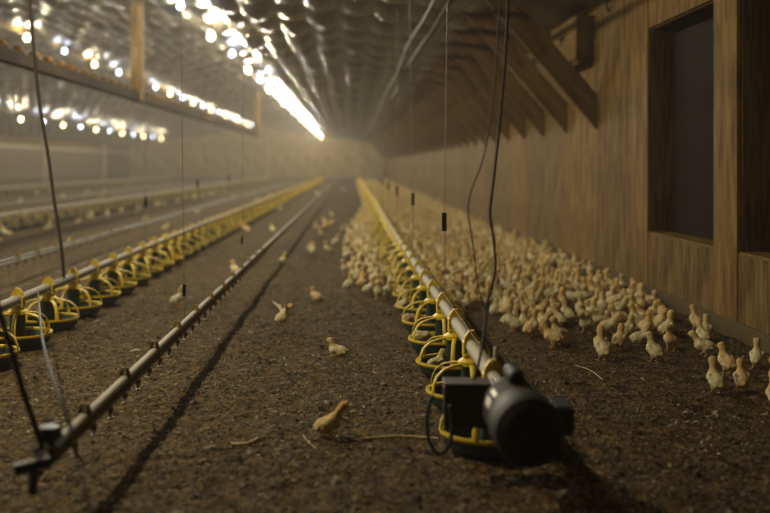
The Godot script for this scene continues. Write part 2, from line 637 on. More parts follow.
# ---------------------------------------------------------------- lamps
func build_bulbs() -> void:
	var meshes := []
	for k in 2:
		var r: float = [0.044, 0.034][k]
		var b := MB.new()
		b.ball(Vector3.ZERO, Vector3(r, r * 1.1, r), 10, 14)
		b.lathe([Vector2(r * 0.75, r * 0.75), Vector2(r * 0.45, r * 1.6)], 12)
		meshes.append(b.mesh())
	var so := MB.new()
	so.lathe([Vector2(0.0, 0.0), Vector2(0.019, 0.0), Vector2(0.021, 0.05), Vector2(0.012, 0.065), Vector2(0.0, 0.065)], 10)
	var socket := so.mesh()
	var rows := [[-1.79, 2.53, 11.15, -3, 22], [-5.6, 3.085, 18.41, -6, 18], [-10.2, 2.30, 30.51, -11, 12]]
	var words := ["row nearest the plywood wall", "ridge row", "row by the curtain wall"]
	for r in rows.size():
		var row: Array = rows[r]
		for i in range(row[3], row[4]):
			var d: float = row[2] + 2.42 * i
			var cool: int = posmod(i + (1 if r == 1 else 0) + (1 if r == 2 else 0), 2)
			if r == 1: cool = posmod(i, 2)
			if r == 0: cool = posmod(i + 1, 2)
			if r == 2: cool = posmod(i + 1, 2)
			var at := Vector3(row[0], row[1] + (0.03 if cool else 0.0), -d)
			var lab: String = "lit %s bulb, %s from the far end, %s" % [["warm white", "small cool white"][cool], ordinal(row[4] - i), words[r]]
			var t := thing("light_bulb", lab, "light bulb", at, "bulbs of the " + words[r])
			put("glass", meshes[cool], M["bulb%d" % cool], t)
			put("socket", socket, M.socket, t, Vector3(0, 0.05, 0))
			var cy := ceiling_y(row[0]) - at.y
			var cb := MB.new()
			cb.tube([Vector3(0, 0.11, 0), Vector3(0.004, cy * 0.6, 0.004), Vector3(0, cy - 0.01, 0)], 0.005, 5)
			put("cord", cb.mesh(), M.cord, t)
			var l := OmniLight3D.new()
			l.name = "glow"
			l.light_color = [Color(1.0, 0.925, 0.75), Color(0.88, 0.93, 1.0)][cool]
			l.light_energy = [LAMP, LAMP * 0.4][cool] * [1.0, 0.5, 0.5][r]
			l.light_size = [0.044, 0.034][cool]
			l.omni_range = 90.0
			l.omni_attenuation = 2.0
			l.shadow_enabled = true
			t.add_child(l)
		var w := MB.new()
		var pts := []
		var zz := -3.0
		while zz < FAR - 1.0:
			pts.append(Vector3(row[0], ceiling_y(row[0]) - 0.21 - 0.01 * sin(zz * 1.3), -zz))
			zz += 1.2
		w.tube(pts, 0.008, 5)
		tag(put("power_cable", w.mesh(), M.cord), "dark power cable feeding the bulb " + words[r], "cable")

const LAMP := 8.0

# ---------------------------------------------------------------- feeders
func spoke_mesh(r: float) -> ArrayMesh:
	var b := MB.new()
	b.tube([Vector3(r, 0.0, 0), Vector3(r * 0.985, 0.03, 0), Vector3(r * 0.90, 0.062, 0), Vector3(r * 0.72, 0.085, 0), Vector3(r * 0.48, 0.096, 0), Vector3(0.040, 0.100, 0)], [0.012, 0.0105, 0.0095, 0.0095, 0.010, 0.011], 6, true, 0.45)
	return b.mesh()

func dish_mb(b: MB, r: float, seg: int) -> void:
	b.lathe([Vector2(0.0, -0.058), Vector2(r * 0.80, -0.058), Vector2(r * 0.93, -0.04), Vector2(r * 0.985, -0.004)], seg)
	b.lathe([Vector2(r * 0.96, -0.004), Vector2(r * 0.90, -0.036), Vector2(r * 0.76, -0.050), Vector2(0.05, -0.03), Vector2(0.0, -0.028)], seg, Transform3D(), true)

func rim_mb(b: MB, r: float, seg: int) -> void:
	b.lathe([Vector2(r * 0.94, -0.006), Vector2(r * 1.0, -0.010), Vector2(r * 1.03, -0.002), Vector2(r * 1.02, 0.006), Vector2(r * 0.94, 0.004), Vector2(r * 0.94, -0.006)], seg)

func saddle_mb(b: MB) -> void:
	# house-shaped clip straddling the pipe, its point up; placed with the pipe axis at the origin
	b.prism([Vector2(-0.031, 0.014), Vector2(0.031, 0.014), Vector2(0.024, 0.034), Vector2(0.009, 0.056), Vector2(-0.009, 0.056), Vector2(-0.024, 0.034)], 0.03)
	for s in [-1.0, 1.0]:
		b.box(Vector3(s * 0.028, -0.012, 0), Vector3(0.009, 0.058, 0.05), 0.003)
	b.box(Vector3(0, -0.034, 0), Vector3(0.062, 0.014, 0.06), 0.004)

func neck_mb(b: MB) -> void:
	b.lathe([Vector2(0.050, 0.094), Vector2(0.050, 0.108), Vector2(0.034, 0.120), Vector2(0.032, 0.132)], 14)

func drop_mb(b: MB) -> void:
	b.lathe([Vector2(0.046, -0.034), Vector2(0.040, 0.0), Vector2(0.038, 0.092)], 14)

func anti_roost(parent: Node3D, x: float, d0: float, d1: float) -> void:
	var b := MB.new()
	b.tube([Vector3(x, PIPE_Y + 0.058, -d0), Vector3(x, PIPE_Y + 0.058, -d1)], 0.0014, 4)
	put("anti_roost_wire", b.mesh(), M.wire, parent)

func sag_x(d: float) -> float:
	# the hung line wanders sideways a little along its length
	return 0.012 * sin(d * 0.37 + 0.6)

func build_feeder(x: float, start: float, step: float, end: float, fine_until: float, label: String, pipe_from: float, plastic: Material = null) -> void:
	if plastic == null: plastic = M.yellow
	var line := thing("feeder_line", label, "feeder", Vector3.ZERO, "feeder lines along the house")
	var pb := MB.new()
	var pts := []
	var d := pipe_from
	while d < end:
		pts.append(Vector3(x + sag_x(d), PIPE_Y, -d))
		d += 1.0 if d < 14.0 else 4.0
	pts.append(Vector3(x, PIPE_Y, -end))
	pb.tube(pts, 0.0235, 14)
	put("pipe", pb.mesh(), M.pipe, line)
	anti_roost(line, x, pipe_from + 0.1, end - 1.0)
	var r := 0.165
	# one fine pan
	var dish := MB.new(); dish_mb(dish, r, 26)
	var rim := MB.new(); rim_mb(rim, r, 30)
	var inner := MB.new(); inner.lathe([Vector2(r * 0.66, 0.0), Vector2(r * 0.70, -0.003), Vector2(r * 0.70, 0.003), Vector2(r * 0.66, 0.0)], 24)
	var sad := MB.new(); saddle_mb(sad)
	var neck := MB.new(); neck_mb(neck)
	var drop := MB.new(); drop_mb(drop)
	var spoke := spoke_mesh(r)
	var meshes := [dish.mesh(), rim.mesh(), sad.mesh(), neck.mesh(), drop.mesh(), inner.mesh()]
	# one plain pan for the distance: dish, grill and clip in one mesh each
	var far_grill := MB.new()
	far_grill.lathe([Vector2(r * 0.96, 0.0), Vector2(r * 1.02, -0.005), Vector2(r * 1.02, 0.003), Vector2(r * 0.96, 0.0)], 14)
	for k in 6:
		var a := TAU * k / 6 + 0.3
		var o := Vector3(cos(a), 0, sin(a))
		far_grill.tube([o * r, o * r * 0.9 + Vector3(0, 0.06, 0), o * 0.04 + Vector3(0, 0.10, 0)], 0.0065, 4, false)
	far_grill.lathe([Vector2(0.05, 0.09), Vector2(0.03, 0.132)], 8)
	var gm := far_grill.mesh()
	var small := MB.new()
	small.prism([Vector2(-0.026, 0.014), Vector2(0.026, 0.014), Vector2(0.006, 0.048), Vector2(-0.006, 0.048)], 0.02)
	small.box(Vector3(0, -0.03, 0), Vector3(0.056, 0.014, 0.04))
	for q in [-1.0, 1.0]:
		small.box(Vector3(q * 0.0255, -0.008, 0), Vector3(0.005, 0.05, 0.02))
	var sm := small.mesh()
	var far_dish := MB.new(); dish_mb(far_dish, r, 12); far_dish.lathe([Vector2(0.046, -0.03), Vector2(0.038, 0.09)], 8)
	var dm := far_dish.mesh()
	d = start
	var k := 0
	while d < end:
		var at := Vector3(x + sag_x(d), RIM_Y, -d)
		var pan := holder("feeder_pan", line, at)
		pan.rotation.y = rng.randf_range(0.0, TAU)
		if d < fine_until:
			put("dish", meshes[0], M.teal, pan)
			put("grill_rim", meshes[1], plastic, pan)
			put("collar", meshes[3], plastic, pan)
			put("feed_drop", meshes[4], M.teal, pan)
			for s in 6:
				var o := put("spoke", spoke, plastic, pan)
				o.rotation.y = TAU * s / 6
		else:
			put("dish", dm, M.teal, pan)
			put("grill", gm, plastic, pan)
		put("pipe_saddle", meshes[2] if d < fine_until else sm, plastic, line, Vector3(at.x, PIPE_Y, -d))
		d += step
		k += 1

func hanger(x: float, d: float, y0: float, block_y: float, label: String, group: String, lean := 0.0, mat_: Material = null, r := 0.0017, bs := 1.0) -> void:
	var t := thing("suspension_cable", label, "cable", Vector3(x, y0, -d), group)
	var top := ceiling_y(x) - y0 - 0.03
	var b := MB.new()
	var by := block_y - y0
	b.tube([Vector3(0, by, 0), Vector3(lean, top, 0)], r, 5)
	b.tube([Vector3(0, 0, 0), Vector3(0, by, 0)], r, 5)
	b.tube([Vector3(0.0, 0, 0.05), Vector3(0.006, by - 0.03, 0)], r * 0.8, 5)
	put("wire", b.mesh(), mat_ if mat_ else M.wire, t)
	b = MB.new()
	b.box(Vector3(-0.008, by, 0) * Vector3(bs, 1, 1), Vector3(0.007, 0.086, 0.02) * bs, 0.002)
	b.box(Vector3(0.008, by, 0) * Vector3(bs, 1, 1), Vector3(0.007, 0.086, 0.02) * bs, 0.002)
	b.box(Vector3(0, by + 0.038 * bs, 0), Vector3(0.018, 0.012, 0.018) * bs, 0.002)
	b.box(Vector3(0, by - 0.038 * bs, 0), Vector3(0.018, 0.012, 0.018) * bs, 0.002)
	b.box(Vector3(0, by, 0), Vector3(0.009, 0.07, 0.006) * bs)
	put("height_adjuster", b.mesh(), M.black, t)

func build_motor() -> void:
	# feed motor and control box at the end of the line; own axes: z towards the camera along the pipe
	var t := thing("feed_motor", "dark grey electric feed motor with black end bell at the end of the feeder pipe", "motor", Vector3(FX + sag_x(3.0), PIPE_Y, -2.98))
	var along := Basis(Vector3(1, 0, 0), PI / 2)     # lathe axis y -> z
	var b := MB.new()
	b.lathe([Vector2(0.0, 0.0), Vector2(0.052, 0.0), Vector2(0.062, 0.012), Vector2(0.080, 0.03), Vector2(0.083, 0.05), Vector2(0.083, 0.20), Vector2(0.080, 0.205)], 32, Transform3D(along, Vector3(0, 0, 0)))
	for k in 8:
		var a := TAU * k / 8 + 0.2
		b.box(Vector3(cos(a) * 0.084, sin(a) * 0.084, 0.125), Vector3(0.004, 0.01, 0.13), 0.001, Basis(Vector3(0, 0, 1), a))
	put("housing", b.mesh(), M.motor, t)
	b = MB.new()
	b.lathe([Vector2(0.080, 0.20), Vector2(0.088, 0.202), Vector2(0.090, 0.215), Vector2(0.090, 0.30), Vector2(0.084, 0.325), Vector2(0.062, 0.338), Vector2(0.058, 0.332), Vector2(0.0, 0.332)], 36, Transform3D(along, Vector3.ZERO))
	put("end_bell", b.mesh(), M.black, t)
	b = MB.new()
	b.lathe([Vector2(0.0, -0.20), Vector2(0.03, -0.20), Vector2(0.032, -0.14), Vector2(0.050, -0.12), Vector2(0.056, -0.03), Vector2(0.046, 0.0), Vector2(0.0, 0.0)], 20, Transform3D(along, Vector3.ZERO))
	for k in 4:
		var a := TAU * k / 4 + 0.78
		b.lathe([Vector2(0.0, -0.13), Vector2(0.008, -0.13), Vector2(0.008, -0.02), Vector2(0.0, -0.02)], 8, Transform3D(along, Vector3(cos(a) * 0.052, sin(a) * 0.052, 0)))
	put("gearbox", b.mesh(), M.steel, t)
	b = MB.new()
	b.box(Vector3(0.098, 0.012, 0.20), Vector3(0.055, 0.075, 0.13), 0.008)
	put("junction_box", b.mesh(), M.black, t)
	b = MB.new()
	var cap := Transform3D(along, Vector3(-0.004, 0.098, 0.02))
	b.lathe([Vector2(0.0, 0.0), Vector2(0.020, 0.002), Vector2(0.023, 0.012), Vector2(0.023, 0.12), Vector2(0.018, 0.128), Vector2(0.0, 0.128)], 18, cap)
	b.box(Vector3(-0.004, 0.083, 0.08), Vector3(0.03, 0.02, 0.07), 0.003)
	put("capacitor", b.mesh(), M.black, t)
	b = MB.new()
	var na := deg_to_rad(150.0)
	for j in 6:
		var a0 := na - 0.28 + 0.56 * j / 6
		var a1 := na - 0.28 + 0.56 * (j + 1) / 6
		var q := []
		for e in [[a0, 0.085], [a1, 0.085], [a1, 0.16], [a0, 0.16]]:
			q.append(Vector3(cos(e[0]) * 0.0845, sin(e[0]) * 0.0845, e[1]))
		var nn := Vector3(cos((a0 + a1) / 2), sin((a0 + a1) / 2), 0)
		b.face(q, nn)
	put("nameplate", b.mesh(), M.plate, t)
	# control box on the last pan, left of the pipe
	var c := thing("control_box", "flat dark grey metal control box clamped beside the feed motor", "control box", Vector3(0.335, 0.21, -3.09))
	b = MB.new()
	b.box(Vector3.ZERO, Vector3(0.142, 0.122, 0.09), 0.004, Basis(Vector3(0, 1, 0), -0.06))
	put("case", b.mesh(), M.box, c)
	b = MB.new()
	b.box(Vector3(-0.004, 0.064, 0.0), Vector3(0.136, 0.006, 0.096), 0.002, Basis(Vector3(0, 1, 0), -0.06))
	put("lid", b.mesh(), M.box_highlight, c)
	b = MB.new()
	b.box(Vector3(0.075, 0.02, -0.03), Vector3(0.05, 0.05, 0.02), 0.003)
	put("bracket", b.mesh(), M.steel, c)
	# looped cable from the box
	b = MB.new()
	var pts := []
	for k in 15:
		var a := lerpf(0.35, -1.25, k / 14.0) * PI
		pts.append(Vector3(0.262 + 0.0 - 0.014 + 0.035 * cos(a + PI), 0.165 + 0.085 * sin(a), -3.06 + 0.004 * k))
	b.tube(pts, 0.006, 8)
	tag(put("looped_cable", b.mesh(), M.rubber), "black cable looping down beside the control box", "cable")
	# last saddle carries a white stub
	b = MB.new()
	b.lathe([Vector2(0.0, 0.0), Vector2(0.007, 0.0), Vector2(0.007, 0.032), Vector2(0.004, 0.038), Vector2(0.0, 0.038)], 10)
	put("indicator_stub", b.mesh(), M.plate, t, Vector3(0.0, 0.068, -0.31))

func build_drinker(x: float, y: float, from: float, to: float, fine: float, label: String, near_end: bool, thick := 0.0145) -> void:
	var line := thing("drinker_line", label, "drinker", Vector3.ZERO, "nipple drinker lines along the house")
	var b := MB.new()
	b.tube([Vector3(x, y + 0.011, -from), Vector3(x, y + 0.011, -to)], thick, 12)
	put("support_tube", b.mesh(), M.pipe if near_end else M.steel, line)
	b = MB.new()
	b.box(Vector3(x + 0.003, y - 0.014, -(from + to) / 2), Vector3(0.021, 0.02, to - from - 0.2), 0.004)
	put("water_pipe", b.mesh(), M.steel, line)
	var clip := MB.new()
	for q in [-1.0, 1.0]:
		clip.prism([Vector2(q * 0.004, 0.02), Vector2(q * 0.016, 0.02), Vector2(q * 0.016, 0.034), Vector2(q * 0.010, 0.050), Vector2(q * 0.004, 0.050)], 0.014)
		clip.box(Vector3(q * 0.0165, 0.0, 0), Vector3(0.004, 0.052, 0.014), 0.001)
	clip.box(Vector3(0, 0.0265, 0), Vector3(0.036, 0.006, 0.014), 0.001)
	var cm := clip.mesh()
	var nip := MB.new()
	nip.lathe([Vector2(0.0, -0.03), Vector2(0.003, -0.03), Vector2(0.004, -0.018), Vector2(0.009, -0.016), Vector2(0.010, 0.0), Vector2(0.0, 0.0)], 8)
	nip.box(Vector3(0.0, -0.032, 0.0), Vector3(0.022, 0.005, 0.022), 0.002)
	var nm := nip.mesh()
	var d := from + 0.42
	while d < fine:
		put("clip", cm, M.clip, line, Vector3(x, y, -d))
		d += 0.515
	d = from + 0.3
	while d < fine:
		put("nipple", nm, M.nipple, line, Vector3(x + 0.004, y - 0.029, -d))
		d += 0.206
	if near_end:
		# regulator at the near end
		b = MB.new()
		b.tube([Vector3(x - 0.045, y + 0.0, -from + 0.05), Vector3(x + 0.03, y + 0.012, -from + 0.02)], 0.015, 10)
		put("end_plug", b.mesh(), M.navy, line)
		b = MB.new()
		b.box(Vector3(x, y + 0.012, -from - 0.09), Vector3(0.055, 0.055, 0.12), 0.012)
		b.lathe([Vector2(0.0, 0.0), Vector2(0.028, 0.0), Vector2(0.03, 0.01), Vector2(0.024, 0.03), Vector2(0.0, 0.032)], 14, Transform3D(Basis(), Vector3(x, y + 0.04, -from - 0.08)))
		put("regulator", b.mesh(), M.box, line)
		b = MB.new()
		b.tube([Vector3(x - 0.02, y - 0.01, -from - 0.02), Vector3(x - 0.018, y - 0.07, -from + 0.0)], 0.012, 8)
		put("flush_valve", b.mesh(), M.hose, line)
		b = MB.new()
		b.box(Vector3(x + 0.03, y - 0.02, -from - 0.20), Vector3(0.006, 0.10, 0.012), 0.002, Basis(Vector3(0, 0, 1), 0.6))
		b.box(Vector3(x - 0.02, y + 0.02, -from - 0.20), Vector3(0.006, 0.10, 0.012), 0.002, Basis(Vector3(0, 0, 1), 0.6))
		put("clamp", b.mesh(), M.steel, line)

# a point of the place that the camera sees at that pixel, at that depth
func at_px(px: float, py: float, d: float) -> Vector3:
	return Vector3((px - 352.0) / 1069.0 * d, 0.9 - (py - 165.0) / 1069.0 * d, -d)

func cord(called: String, pts: Array, r: float, m: Material, label: String, category := "cable") -> void:
	var cv := Curve3D.new()
	for i in pts.size():
		var a: Vector3 = pts[maxi(i - 1, 0)]
		var b: Vector3 = pts[mini(i + 1, pts.size() - 1)]
		var t := (b - a) / 6.0
		cv.add_point(pts[i], -t, t)
	cv.bake_interval = 0.04
	var path := []
	for p in cv.get_baked_points():
		path.append(p)
	var mb := MB.new()
	mb.tube(path, r, 8)
	tag(put(called, mb.mesh(), m), label, category)

# ---------------------------------------------------------------- chicks
class Body:
	var caps := []      # [a, b, ra, rb, region, flat]   region 0 down, 1 head and neck, 2 wing
	var nz := FastNoiseLite.new()

	func one(p: Vector3, k: Array) -> float:
		var a: Vector3 = k[0]
		var ba: Vector3 = k[1] - a
		var pa := p - a
		var fl: float = k[5]
		if fl != 1.0:
			var ax: Vector3 = k[6]
			var s := pa.dot(ax)
			var sb := ba.dot(ax)
			pa += ax * s * (fl - 1.0)
			ba += ax * sb * (fl - 1.0)
		var h := clampf(pa.dot(ba) / maxf(ba.dot(ba), 1e-9), 0.0, 1.0)
		var d := (pa - ba * h).length() - lerpf(k[2], k[3], h)
		return d if fl == 1.0 else d * 0.62

	func at(p: Vector3) -> float:
		var d := 1.0
		for k in caps:
			var e := one(p, k)
			var sm := 0.011 if k[4] != 2 else 0.004
			var h := clampf(0.5 + 0.5 * (d - e) / sm, 0.0, 1.0)
			d = lerpf(d, e, h) - sm * h * (1.0 - h)
		return d + nz.get_noise_3d(p.x, p.y, p.z) * 0.0022

	func plumage(p: Vector3) -> Color:
		# plumage: pale wing feathers, cream down, tan head and neck
		var best := [1.0, 1.0, 1.0]
		for k in caps:
			best[k[4]] = minf(best[k[4]], one(p, k))
		var down := Color(0.58, 0.52, 0.34)
		var head := Color(0.53, 0.415, 0.19)
		var wing := Color(0.66, 0.62, 0.47)
		var wh := clampf((best[0] - best[1]) * 90.0 + 0.5, 0.0, 1.0)
		var col := down.lerp(head, wh)
		if best[2] < best[0] - 0.001 and best[2] < best[1]:
			col = wing
		# new feathers come through in tufts of the wing's tone
		return col.lerp(wing, clampf(nz.get_noise_3d(p.x * 1.7 + 4.0, p.y * 1.7, p.z * 1.7) * 0.6, 0.0, 0.4))

	func mesh(cell: float) -> ArrayMesh:
		nz.seed = 4
		nz.frequency = 55.0
		nz.fractal_octaves = 2
		var lo := Vector3.ONE * 9.0
		var hi := -lo
		for k in caps:
			var r := maxf(k[2], k[3]) + 0.006
			for e in [k[0], k[1]]:
				lo = lo.min(e - Vector3.ONE * r)
				hi = hi.max(e + Vector3.ONE * r)
		var nx := int((hi.x - lo.x) / cell) + 2
		var ny := int((hi.y - lo.y) / cell) + 2
		var nzz := int((hi.z - lo.z) / cell) + 2
		var val := PackedFloat32Array()
		val.resize(nx * ny * nzz)
		for z in nzz:
			for y in ny:
				for x in nx:
					val[(z * ny + y) * nx + x] = at(lo + Vector3(x, y, z) * cell)
		var b := MB.new()
		b.colored = true
		var cellv := PackedInt32Array()
		cellv.resize(nx * ny * nzz)
		cellv.fill(-1)
		var offs := [Vector3i(0, 0, 0), Vector3i(1, 0, 0), Vector3i(0, 1, 0), Vector3i(1, 1, 0), Vector3i(0, 0, 1), Vector3i(1, 0, 1), Vector3i(0, 1, 1), Vector3i(1, 1, 1)]
		var edges := [[0, 1], [2, 3], [4, 5], [6, 7], [0, 2], [1, 3], [4, 6], [5, 7], [0, 4], [1, 5], [2, 6], [3, 7]]
		for z in nzz - 1:
			for y in ny - 1:
				for x in nx - 1:
					var base := (z * ny + y) * nx + x
					var q := [val[base], val[base + 1], val[base + nx], val[base + nx + 1], val[base + nx * ny], val[base + nx * ny + 1], val[base + nx * ny + nx], val[base + nx * ny + nx + 1]]
					var neg := 0
					for w in q:
						if w < 0.0: neg += 1
					if neg == 0 or neg == 8:
						continue
					var sum := Vector3.ZERO
					var cnt := 0
					for e in edges:
						var f0: float = q[e[0]]
						var f1: float = q[e[1]]
						if (f0 < 0.0) != (f1 < 0.0):
							sum += Vector3(offs[e[0]]).lerp(Vector3(offs[e[1]]), f0 / (f0 - f1))
							cnt += 1
					var p := lo + (Vector3(x, y, z) + sum / cnt) * cell
					var h := cell * 0.7
					var g := Vector3(at(p + Vector3(h, 0, 0)) - at(p - Vector3(h, 0, 0)), at(p + Vector3(0, h, 0)) - at(p - Vector3(0, h, 0)), at(p + Vector3(0, 0, h)) - at(p - Vector3(0, 0, h)))
					b.col = plumage(p)
					cellv[base] = b.vert(p, g.normalized())
		var sx := 1
		var sy := nx
		var sz := nx * ny
		for z in range(1, nzz - 1):
			for y in range(1, ny - 1):
				for x in range(1, nx - 1):
					var base := (z * ny + y) * nx + x
					var f0 := val[base] < 0.0
					for ax in 3:
						var st: int = [sx, sy, sz][ax]
						if f0 == (val[base + st] < 0.0):
							continue
						var u: int = [sy, sz, sx][ax]
						var w: int = [sz, sx, sy][ax]
						var a0 := cellv[base]
						var a1 := cellv[base - u]
						var a2 := cellv[base - u - w]
						var a3 := cellv[base - w]
						if a0 >= 0 and a1 >= 0 and a2 >= 0 and a3 >= 0:
							b.quad(a0, a1, a2, a3)
		return b.mesh()

# pose: pitch (body tipped up), neck (angle above level), nl (neck length), yaw (head), low (crouch), stride, flap
func chick_pose(p: Dictionary) -> Dictionary:
	var pitch: float = p.get("pitch", 0.25)
	var low: float = p.get("low", 0.0)
	var nl: float = p.get("nl", 1.0)
	var yaw: float = p.get("yaw", 0.0)
	var neck: float = p.get("neck", 1.25)
	var stride: float = p.get("stride", 0.0)
	var flap: float = p.get("flap", 0.0)
	var body := Body.new()
	var hip := Vector3(-0.008, 0.060 - low, 0)
	var R := Basis(Vector3(0, 0, 1), pitch)
	var g := func(x: float, y: float, z: float) -> Vector3: return hip + R * Vector3(x, y, z)
	var rump: Vector3 = g.call(-0.020, -0.001, 0)
	var chest: Vector3 = g.call(0.026, 0.002, 0)
	var tail: Vector3 = g.call(-0.050, 0.006, 0)
	var nb: Vector3 = g.call(0.034, 0.014, 0)
	var nd := Vector3(cos(neck), sin(neck), 0)
	var nt := nb + nd * 0.041 * nl
	var hd := nt + Vector3(nd.x * 0.5 + 0.5, nd.y * 0.9, 0).normalized() * 0.014
	var face := Vector3(cos(yaw), p.get("look", -0.08), sin(yaw)).normalized()
	body.caps = [
		[rump, chest, 0.0305, 0.0295, 0, 1.0], [rump, tail, 0.026, 0.008, 0, 1.0], [chest, nb, 0.026, 0.020, 0, 1.0],
		[nb, nt, 0.0175, 0.0135, 1, 1.0], [nt, hd, 0.0145, 0.0170, 1, 1.0], [hd, hd + face * 0.008, 0.0150, 0.0105, 1, 1.0],
	]
	for s in [-1.0, 1.0]:
		if flap > 0.0:
			var sh: Vector3 = g.call(0.022, 0.012, s * 0.026)
			var el: Vector3 = sh + Vector3(-0.006, 0.030 * flap, s * 0.032)
			var tip: Vector3 = el + Vector3(-0.030, 0.030 * flap, s * 0.034)
			var ax := Vector3(0.1, 0.8, -s * 0.6).normalized()
			body.caps.append([sh, el, 0.013, 0.014, 2, 2.2, ax])
			body.caps.append([el, tip, 0.015, 0.007, 2, 2.2, ax])
		else:
			body.caps.append([g.call(0.020, 0.008, s * 0.029), g.call(-0.040, -0.004, s * 0.024), 0.0165, 0.007, 2, 1.7, Vector3(0, 0, 1)])
		body.caps.append([g.call(-0.006, -0.014, s * 0.014), hip + Vector3(0.004 + s * stride * 0.6, -0.030 + low * 0.4, s * 0.017), 0.018, 0.008, 0, 1.0])
	var out := {"body": body, "legs": []}
	for s in [-1.0, 1.0]:
		var b := MB.new()
		if low > 0.02:
			var f := Vector3(0.022, 0.006, s * 0.018)
			b.tube([hip + Vector3(0, -0.028 + low * 0.5, s * 0.016), f], [0.0045, 0.004], 6)
			toes(b, f, s)
		else:
			var hock: Vector3 = hip + Vector3(-0.004 + s * stride * 0.9, -0.032, s * 0.018)
			var foot := Vector3(0.006 + s * stride * 1.6, 0.004, s * 0.020)
			if stride > 0.015 and s < 0:
				foot.y = 0.006
			b.tube([hock + Vector3(0.006, 0.012, 0), hock, foot], [0.006, 0.0046, 0.0036], 6)
			toes(b, foot, s)
		out.legs.append(b.mesh())
	var bk := MB.new()
	var tipv := hd + face * 0.030 + Vector3(0, -0.003, 0)
	bk.tube([hd + face * 0.014, hd + face * 0.021 + Vector3(0, -0.0005, 0), tipv], [0.0055, 0.004, 0.0006], 6)
	out.beak = bk.mesh()
	out.eyes = []
	for s in [-1.0, 1.0]:
		var e := MB.new()
		var lat: Vector3 = face.cross(Vector3.UP).normalized() * s
		e.ball(hd + face * 0.008 + lat * 0.0125 + Vector3(0, 0.003, 0), Vector3.ONE * 0.003, 5, 6)
		out.eyes.append(e.mesh())
	out.mesh = body.mesh(0.0044)
	return out

func toes(b: MB, f: Vector3, s: float) -> void:
	for a in [-0.55, 0.0, 0.55, PI]:
		var l := 0.020 if absf(a) < 1.0 else 0.010
		b.tube([f, f + Vector3(cos(a) * l, -0.0025, sin(a) * l)], [0.003, 0.0014], 5)

const GROWN := 0.87
const POSES := [
	{"w": "standing tall", "pitch": 0.38, "neck": 1.45, "nl": 1.05},
	{"w": "glancing aside", "pitch": 0.36, "neck": 1.38, "nl": 0.95, "yaw": 0.9},
	{"w": "with turned head", "pitch": 0.32, "neck": 1.32, "nl": 0.85, "yaw": -0.8},
	{"w": "walking", "pitch": 0.14, "neck": 0.95, "nl": 0.9, "stride": 0.010},
	{"w": "sitting low", "pitch": 0.12, "neck": 1.3, "nl": 0.7, "low": 0.026},
	{"w": "pecking at the litter", "pitch": -0.22, "neck": -0.35, "nl": 0.8, "look": -0.75},
	{"w": "running", "pitch": 0.32, "neck": 0.95, "nl": 1.2, "stride": 0.019, "look": 0.2},
	{"w": "leaping", "pitch": 0.55, "neck": 0.75, "nl": 0.8, "flap": 1.0, "stride": 0.008},
]
var chick_parts := []
var chick_protos := []
var chick_count := 0

func chick(x: float, d: float, turn: float, pose: int, label: String, group: String, y := -1.0, size := 1.0, tint := 0) -> Node3D:
	var p: Dictionary = chick_parts[pose]
	var t := Node3D.new()
	t.name = numbered("chick")
	add_child(t)
	tag(t, label, "chick", group)
	t.position = Vector3(x, (ground(x, -d) if y < 0.0 else y) - 0.002, -d)
	t.rotation.y = turn
	t.scale = Vector3.ONE * size * GROWN
	put("body", p.mesh, M["down%d" % tint], t)
	for l in p.legs:
		put("leg", l, M.leg, t)
	put("beak", p.beak, M.beak, t)
	for e in p.eyes:
		put("eye", e, M.eye, t)
	return t

